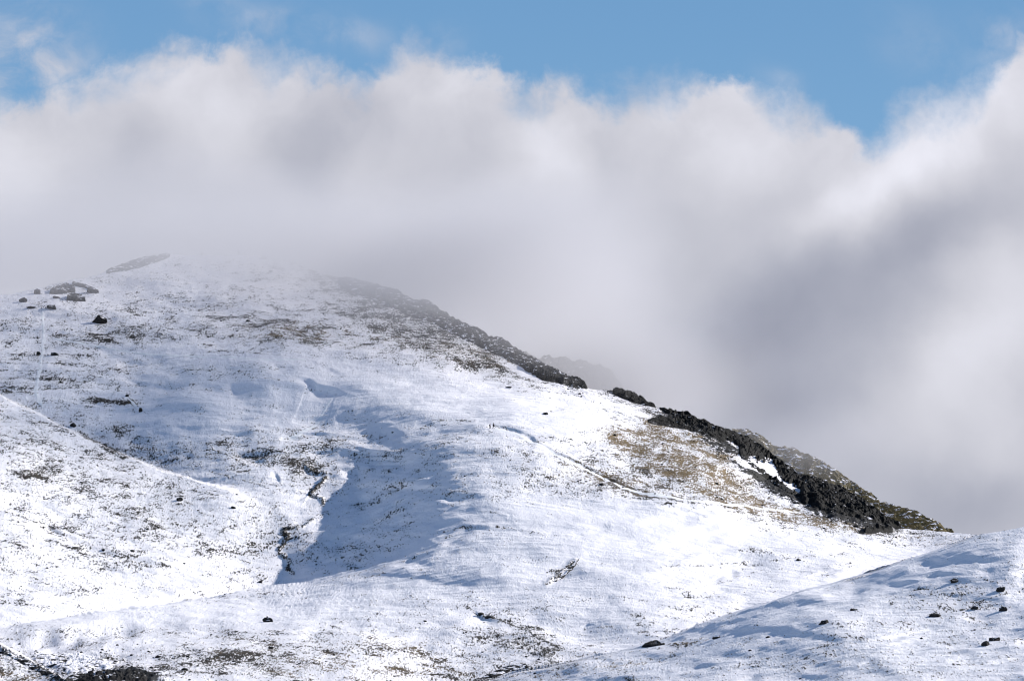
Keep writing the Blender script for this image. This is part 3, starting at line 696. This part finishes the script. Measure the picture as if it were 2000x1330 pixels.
def skinned(name, pts, edges, rad, mat, parent, root=0, sub=2):
    me = bpy.data.meshes.new(name); me.from_pydata(pts, edges, []); me.update()
    o = bpy.data.objects.new(name, me); COL.objects.link(o)
    sk = o.modifiers.new('skin', 'SKIN'); sk.use_smooth_shade = True
    for i, r_ in enumerate(rad):
        me.skin_vertices[0].data[i].radius = r_ if isinstance(r_, tuple) else (r_, r_)
        me.skin_vertices[0].data[i].use_root = (i == root)
    ss = o.modifiers.new('sub', 'SUBSURF'); ss.levels = sub; ss.render_levels = sub
    dg = bpy.context.evaluated_depsgraph_get(); dg.update()
    m2 = bpy.data.meshes.new_from_object(o.evaluated_get(dg)); o.modifiers.clear(); o.data = m2; m2.name = name
    m2.materials.clear(); m2.materials.append(mat)
    o.parent = parent
    return o
def blob(name, c, r3, mat, parent, cut=None):
    V = IV * np.array(r3) + np.array(c)
    if cut is not None: V[:, 2] = np.maximum(V[:, 2], cut)
    o = tri_mesh(name, V, IF, mat, True); o.parent = parent; return o
def person(u, v, turn, stride, jc, tc, pc, label, poles=True, hat=None):
    root = bpy.data.objects.new('person', None); COL.objects.link(root)
    p = at(u, v); root.location = (float(p[0]), float(p[1]), float(p[2]) + .02); root.rotation_euler = (0, 0, turn); root.scale = (1.08,) * 3
    tag(root, label, 'person', 'hikers on the mountain')
    s = stride
    L = {}; pts = []; rad = []; edg = []
    def add(n, co, r_, par=None):
        L[n] = len(pts); pts.append(co); rad.append(r_)
        if par: edg.append((L[par], L[n]))
    # facing +x
    add('pelvis', (0, 0, .95), (.14, .12)); add('waist', (.01, 0, 1.1), (.12, .15), 'pelvis'); add('chest', (.03, 0, 1.32), (.13, .17), 'waist'); add('neck', (.05, 0, 1.49), .058, 'chest'); add('head0', (.07, 0, 1.58), .075, 'neck'); add('head', (.08, 0, 1.67), .095, 'head0'); add('crown', (.07, 0, 1.74), .06, 'head')
    for sd, nm in ((1, 'l'), (-1, 'r')):
        f = s * sd
        add('hip' + nm, (0, .09 * sd, .9), .095, 'pelvis'); add('knee' + nm, (f * .5 + .04, .10 * sd, .5), .062, 'hip' + nm); add('ank' + nm, (f, .10 * sd, .09), .043, 'knee' + nm); add('toe' + nm, (f + .15, .11 * sd, .04), .036, 'ank' + nm)
        add('sh' + nm, (.03, .19 * sd, 1.40), .062, 'chest'); add('el' + nm, (-.02 - f * .3, .25 * sd, 1.13), .042, 'sh' + nm); add('wr' + nm, (.20 - f * .3, .24 * sd, 1.02), .029, 'el' + nm)
        add('palm' + nm, (.27 - f * .3, .235 * sd, 1.02), .03, 'wr' + nm)
    skinned('body', pts, edg, rad, M_skin, root)
    # hands: fingers and thumb closed on the pole grip
    for sd, nm in ((1, 'l'), (-1, 'r')):
        px, py, pz = pts[L['palm' + nm]]
        for q in range(4):
            z0 = pz + .028 - q * .019; ln = (.9, 1.0, .95, .78)[q]
            skinned('finger', [(px, py, z0), (px + .035 * ln, py + .008 * sd, z0), (px + .055 * ln, py - .012 * sd, z0 - .003), (px + .042 * ln, py - .03 * sd, z0 - .004)], [(0, 1), (1, 2), (2, 3)], [.010, .009, .008, .007], M_skin, root, sub=1)
        skinned('thumb', [(px - .02, py - .015 * sd, pz + .02), (px + .01, py - .035 * sd, pz + .038), (px + .035, py - .03 * sd, pz + .04)], [(0, 1), (1, 2)], [.012, .010, .008], M_skin, root, sub=1)
    g = lambda n: pts[L[n]]
    J = ['waist', 'chest', 'shl', 'ell', 'wrl', 'shr', 'elr', 'wrr']
    def jr(n): r_ = rad[L[n]]; return tuple(x + .022 for x in r_) if isinstance(r_, tuple) else r_ + .02
    lo = [(0, 0, .88)] + [g(n) for n in J] + [(.045, 0, 1.47)]
    skinned('jacket', lo, [(0, 1), (1, 2), (2, 3), (3, 4), (4, 5), (2, 6), (6, 7), (7, 8), (2, 9)], [(.15, .17)] + [jr(n) for n in J] + [.075], jc, root, 1)
    T = ['pelvis', 'hipl', 'kneel', 'ankl', 'hipr', 'kneer', 'ankr']
    skinned('trousers', [g(n) for n in T], [(0, 1), (1, 2), (2, 3), (0, 4), (4, 5), (5, 6)], [jr(n) for n in T], tc, root)
    for nm in 'lr':
        a = g('ank' + nm); b = g('toe' + nm)
        skinned('boot', [(a[0] - .02, a[1], a[2] + .08), (a[0] - .02, a[1], .055), (b[0] - .03, b[1], .05), (b[0] + .03, b[1], .045)], [(0, 1), (1, 2), (2, 3)], [.06, .06, .052, .042], M_boot, root, 1)
    skinned('backpack', [(-.17, 0, 1.05), (-.19, 0, 1.25), (-.16, 0, 1.45)], [(0, 1), (1, 2)], [(.10, .14), (.13, .16), (.09, .13)], pc, root, 1)
    blob('nose', (.185, 0, 1.655), (.022, .014, .02), M_skin, root)
    for sd in (1, -1):
        blob('eye', (.168, .032 * sd, 1.685), (.012, .013, .008), M_hair, root); blob('ear', (.07, .096 * sd, 1.665), (.02, .012, .032), M_skin, root)
    blob('mouth', (.168, 0, 1.615), (.012, .024, .006), cloth('lips', (.3, .1, .09)), root)
    blob('hat' if hat else 'hair', (.065, 0, 1.72), (.112, .108, .095), hat or M_hair, root, 1.70)
    if poles:
        for sd, nm in ((1, 'l'), (-1, 'r')):
            px, py, pz = g('palm' + nm)
            skinned('trekking_pole', [(px + .03, py - .01 * sd, pz + .07), (px + .03, py, pz - .1), (px - .02, py + .02 * sd, .0)], [(0, 1), (1, 2)], [.016, .012, .008], M_pole, root, 0, 1)
    return root
person(957, 838.5, math.radians(-30), .22, cloth('dark blue jacket', (.012, .014, .028)), cloth('black trousers', (.010, .010, .012)), cloth('black pack', (.012, .012, .014)), 'left one of two hikers in dark clothes side by side on the snow path')
person(964, 837.5, math.radians(150), .18, cloth('black jacket', (.012, .012, .016)), cloth('charcoal trousers', (.014, .014, .016)), cloth('navy pack', (.01, .012, .03)), 'right one of two hikers in dark clothes side by side on the snow path', hat=cloth('black hat', (.01, .01, .01)))
person(394.5, 500.5, math.radians(-90), .05, cloth('grey jacket', (.05, .05, .055)), cloth('dark trousers', (.02, .02, .022)), cloth('grey pack', (.04, .04, .045)), 'tiny grey hiker standing on the foggy summit, nearer its left end')
person(466.5, 499.5, math.radians(40), .15, cloth('dull jacket', (.05, .05, .06)), cloth('grey trousers', (.03, .03, .03)), cloth('brown pack', (.05, .035, .025)), 'tiny grey hiker walking on the foggy summit, toward its right side')

# ------------------------------------------------------------------ fog lying on the summit
mf = bpy.data.materials.new('summit fog'); mf.use_nodes = True; mf.node_tree.nodes.clear()
t = NT(mf.node_tree)
out = t.node('ShaderNodeOutputMaterial'); pv = t.node('ShaderNodeVolumePrincipled'); t.l.new(pv.outputs[0], out.inputs['Volume'])
FOG = (.63, .625, .655, 1)
pv.inputs['Color'].default_value = FOG; pv.inputs['Anisotropy'].default_value = .15
P = t.pos(); sp = t.node('ShaderNodeSeparateXYZ'); t.l.new(P, sp.inputs[0]); x, y, z = sp.outputs
wisp = t.noise(P, .011, 3, .55)
wz = t.ma(t.sub(wisp, .5), 60, z)
z0 = t.m('MINIMUM', t.ma(x, -.16, 110), 134)
zt = t.ss(t.sub(wz, z0), 0, 70)
dA = t.mul(t.mul(zt, t.ss(y, 2040, 2200)), .016)
def puff(cx_, cy_, cz_, rx_, ry_, rz_, amp):
    q = 0.0
    for val, c_, r_ in ((x, cx_, rx_), (y, cy_, ry_), (z, cz_, rz_)):
        k_ = t.mul(t.sub(val, c_), 1 / r_); q = t.add(t.mul(k_, k_), q)
    return t.mul(t.m('POWER', 2.718, t.mul(q, -1.0)), amp)
dA = t.mul(dA, t.ss(x, -15, 75, 1, 0))
dB = t.mul(t.add(puff(36, 2262, 112, 40, 45, 20, .042), puff(122, 2180, 86, 22, 32, 11, .009)), t.ma(wisp, 2.4, -.35))
d = t.mul(t.add(dA, dB), t.ss(wz, 166, 192, 1, 0))
d = t.m('MAXIMUM', d, 0)
d = t.mul(d, t.mul(t.ss(x, -560, -420), t.ss(x, 440, 580, 1, 0)))
t.put(pv.inputs['Density'], d)
fv = np.array([[a, b, c] for a in (-600, 600) for b in (2030, 2520) for c in (30, 250)], float)
ff = [[0, 1, 3, 2], [4, 6, 7, 5], [0, 4, 5, 1], [2, 3, 7, 6], [0, 2, 6, 4], [1, 5, 7, 3]]
fog = tri_mesh('haze', fv, ff, mf); tag(fog, 'fog lying over the summit', 'haze', kind='stuff')

# ------------------------------------------------------------------ sky with the cloud bank
SUN_AZ, SUN_EL = math.radians(54), math.radians(25)    # azimuth clockwise from +Y
W = bpy.data.worlds.new('World'); S.world = W; W.use_nodes = True; W.node_tree.nodes.clear()
t = NT(W.node_tree)
out = t.node('ShaderNodeOutputWorld')
sky = t.node('ShaderNodeTexSky', sky_type='NISHITA'); sky.sun_disc = False
sky.sun_elevation = SUN_EL; sky.sun_rotation = SUN_AZ; sky.altitude = 1500; sky.air_density = 1.0; sky.dust_density = .3; sky.ozone_density = 3.0
bgs = t.node('ShaderNodeBackground'); t.l.new(sky.outputs[0], bgs.inputs[0]); bgs.inputs[1].default_value = .09
tc = t.node('ShaderNodeTexCoord'); sp = t.node('ShaderNodeSeparateXYZ'); t.l.new(tc.outputs['Generated'], sp.inputs[0])
x, y, z = sp.outputs
ys = t.m('MAXIMUM', y, .02)
a = t.m('DIVIDE', x, ys); e = t.m('DIVIDE', z, ys)
Uq = t.ma(a, F / 1000, 1.0)                      # bearing and height in degrees-like units, cloud bank lies to the north
Vq = t.ma(e, -F / 1000, 1.3)
def comb(a, b, c=0.0):
    n = t.node('ShaderNodeCombineXYZ'); t.put(n.inputs[0], a); t.put(n.inputs[1], b); t.put(n.inputs[2], c); return n.outputs[0]
C0 = comb(Uq, Vq)
w1 = t.noise(C0, 2.3, 3, .5, 0, '2D', 1); w2 = t.noise(C0, 9, 3, .55, 0, '2D', 1)
def vsub(v, c):
    n = t.node('ShaderNodeVectorMath', operation='SUBTRACT'); t.put(n.inputs[0], v); n.inputs[1].default_value = c; return n.outputs[0]
def vadd(a, b):
    n = t.node('ShaderNodeVectorMath', operation='ADD'); t.put(n.inputs[0], a); t.put(n.inputs[1], b); return n.outputs[0]
Cw = vadd(vadd(C0, t.vscale(vsub(w1, (.5, .5, .5)), (.10, .10, 0))), t.vscale(vsub(w2, (.5, .5, .5)), (.045, .045, 0)))
sw = t.node('ShaderNodeSeparateXYZ'); t.l.new(Cw, sw.inputs[0]); Uw, Vw = sw.outputs[0], sw.outputs[1]
# upper outline of the cloud bank
TOP = [(-200, 150), (0, 178), (60, 172), (100, 150), (150, 130), (200, 115), (270, 95), (330, 82), (400, 88), (460, 74), (520, 90), (580, 106), (630, 128), (668, 145), (700, 130), (740, 104), (790, 82), (850, 98), (880, 112), (920, 125), (980, 140), (1020, 165), (1080, 160), (1120, 162), (1180, 178), (1210, 165), (1240, 146), (1290, 150), (1340, 140), (1390, 138), (1420, 128), (1460, 145), (1500, 172), (1550, 182), (1590, 215), (1640, 248), (1680, 280), (1720, 240), (1760, 210), (1800, 190), (1860, 175), (1900, 160), (1940, 128), (1975, 95), (2000, 62), (2200, 20)]
fc = t.node('ShaderNodeFloatCurve'); cm = fc.mapping; cm.use_clip = False
cu = cm.curves[0]
while len(cu.points) > 2: cu.points.remove(cu.points[-1])
cu.points[0].location = ((TOP[0][0] + 200) / 2400, TOP[0][1] / 400); cu.points[1].location = ((TOP[-1][0] + 200) / 2400, TOP[-1][1] / 400)
for (a_, b_) in TOP[1:-1]: cu.points.new((a_ + 200) / 2400, b_ / 400)
cm.update()
t.put(fc.inputs['Value'], t.m('MULTIPLY_ADD', Uw, 1 / 2.4, .2 / 2.4, clamp=True))
top = t.mul(fc.outputs[0], .4)
depth = t.sub(Vw, top)                               # how far below the outline
fz = t.noise(Cw, 13, 5, .6, 0, '2D'); fz2 = t.noise(comb(t.add(Uq, 3.7), Vq), 34, 4, .6, .2, '2D')
edge = t.add(depth, t.add(t.mul(t.sub(fz, .5), .085), t.mul(t.sub(fz2, .5), .036)))
soft = t.ss(t.noise(C0, 4.1, 2, .5, 0, '2D'), .32, .68, .040, .11)
alpha = t.ss(edge, t.mul(soft, -.35), soft)
# thin torn wisps above the bank
def blob2(cu_, cv_, ru, rv, ang=0, wp=True):
    u_, v_ = (Uw, Vw) if wp else (Uq, Vq)
    du = t.sub(u_, cu_ / 1000); dv = t.sub(v_, cv_ / 1000)
    ca, sa = math.cos(math.radians(ang)), math.sin(math.radians(ang))
    p = t.add(t.mul(du, ca * 1000 / ru), t.mul(dv, sa * 1000 / ru)); q = t.add(t.mul(du, -sa * 1000 / rv), t.mul(dv, ca * 1000 / rv))
    r2 = t.add(t.mul(p, p), t.mul(q, q))
    return t.m('POWER', 2.718, t.mul(r2, -1.0))
wn = t.ss(t.noise(Cw, 7, 7, .62, 0, '2D'), .28, .78)
wb = 0.0
for c_ in ((60, 70, 110, 80, 45, .75), (40, 150, 120, 60, 0, .8), (520, 50, 110, 40, 0, .55), (690, 70, 80, 30, 0, .5), (20, 130, 90, 70, 0, .8), (860, 90, 40, 30, 0, .5), (400, 5, 60, 15, 0, .3), (1800, 110, 110, 60, 50, .2), (1530, 170, 40, 30, 40, .45), (1960, 80, 60, 60, 0, .6)):
    wb = t.add(t.mul(blob2(*c_[:5]), c_[5] * .75), wb)
alpha = t.m('MAXIMUM', alpha, t.mul(t.m('MINIMUM', wb, .95), wn))
# light and dark parts of the bank, seen from below: v = brightness, w = warmth
base = t.ss(Vw, .10, .50, .815, .765)
lum = base
for c_ in ((400, 210, 170, 90, 0, .04), (440, 300, 70, 70, 0, .04), (610, 290, 70, 110, 20, -.07), (250, 280, 60, 70, 10, -.06), (20, 330, 110, 100, 0, .09), (60, 560, 130, 140, 0, .10), (700, 190, 60, 60, 0, -.03),
           (900, 170, 90, 50, 0, .05), (1070, 300, 90, 80, 0, .10), (1180, 300, 45, 60, 0, -.04), (1440, 310, 120, 100, -20, .08), (1620, 300, 60, 100, 0, .02), (1330, 220, 110, 60, 0, .03), (1780, 300, 160, 90, -28, .10), (1950, 180, 80, 80, 0, .06),
           (1700, 390, 200, 50, -28, .07), (1560, 440, 160, 50, -20, .04),
           (1500, 650, 230, 110, -38, -.13), (1740, 590, 80, 180, 25, -.05), (1850, 450, 150, 45, -30, -.06), (1420, 750, 190, 90, 20, -.13), (1600, 860, 150, 80, 0, -.07), (1250, 720, 160, 60, 20, -.02),
           (1960, 620, 105, 140, 20, .10), (1850, 740, 90, 130, 35, .09), (1720, 850, 140, 60, 0, .03), (1600, 800, 60, 60, 0, .02), (1880, 980, 170, 70, 0, -.08), (1970, 850, 80, 90, 0, .05), (1980, 500, 60, 60, 0, .04)):
    lum = t.add(lum, t.mul(blob2(*c_[:5]), c_[5]))
lum = t.add(lum, t.mul(t.sub(t.noise(Cw, 3.5, 4, .5, 0, '2D'), .5), .09))
lum = t.add(lum, t.mul(t.sub(t.noise(Cw, 11, 4, .55, 0, '2D'), .5), t.ss(depth, .0, .25, .10, .02)))
# lum is display brightness: to light, then colour by brightness (lavender when dim, cream when bright)
lin = t.m('POWER', t.m('MAXIMUM', lum, .02), 2.2)
tint = t.mix(t.ss(lum, .55, .86), (.89, .95, 1.20, 1), (.98, .985, 1.085, 1))
CLOUD_K = 2 ** -.52
vm = t.node('ShaderNodeVectorMath', operation='SCALE'); t.put(vm.inputs[0], tint); t.put(vm.inputs['Scale'], lin)
bgc = t.node('ShaderNodeBackground'); t.put(bgc.inputs[0], vm.outputs[0]); bgc.inputs[1].default_value = CLOUD_K
bgb = t.node('ShaderNodeBackground')
t.put(bgb.inputs[0], t.mix(t.ss(Vq, -.1, .4), (.165, .345, .60, 1), (.205, .40, .65, 1))); bgb.inputs[1].default_value = CLOUD_K
near = t.mul(t.ss(y, .80, .93), t.ss(e, .16, .40, 1, 0))       # the clear patch over the bank
mx0 = t.node('ShaderNodeMixShader'); t.put(mx0.inputs[0], near); t.l.new(bgs.outputs[0], mx0.inputs[1]); t.l.new(bgb.outputs[0], mx0.inputs[2])
mx1 = t.node('ShaderNodeMixShader'); t.put(mx1.inputs[0], t.mul(t.m('MINIMUM', alpha, 1), t.mul(t.ss(y, .6, .85), t.ss(e, .14, .25, 1, 0)))); t.l.new(mx0.outputs[0], mx1.inputs[1]); t.l.new(bgc.outputs[0], mx1.inputs[2])
t.l.new(mx1.outputs[0], out.inputs[0])

sl = bpy.data.lights.new('sun', 'SUN'); sl.energy = 5; sl.angle = math.radians(.53); sl.color = (1, .955, .89)
so = bpy.data.objects.new('sun', sl); COL.objects.link(so)
sd = Vector((math.sin(SUN_AZ) * math.cos(SUN_EL), math.cos(SUN_AZ) * math.cos(SUN_EL), math.sin(SUN_EL)))
so.rotation_euler = sd.to_track_quat('Z', 'Y').to_euler(); so.location = (300, 1500, 400)

cam = bpy.data.cameras.new('camera'); co = bpy.data.objects.new('camera', cam); COL.objects.link(co)
cam.lens = 200; cam.sensor_width = 36; cam.clip_start = 1; cam.clip_end = 30000
co.rotation_euler = (math.pi / 2 + PITCH, 0, 0); S.camera = co

S.view_settings.view_transform = 'Standard'; S.view_settings.look = 'None'; S.view_settings.gamma = 1
S.view_settings.exposure = 0.52
S.cycles.use_denoising = True; S.cycles.denoising_prefilter = 'ACCURATE'; S.cycles.denoising_input_passes = 'RGB_ALBEDO_NORMAL'; S.cycles.filter_width = 1.1
S.cycles.max_bounces = 6; S.cycles.volume_bounces = 2; S.cycles.volume_step_rate = .35; S.cycles.volume_max_steps = 128
S.cycles.diffuse_bounces = 3
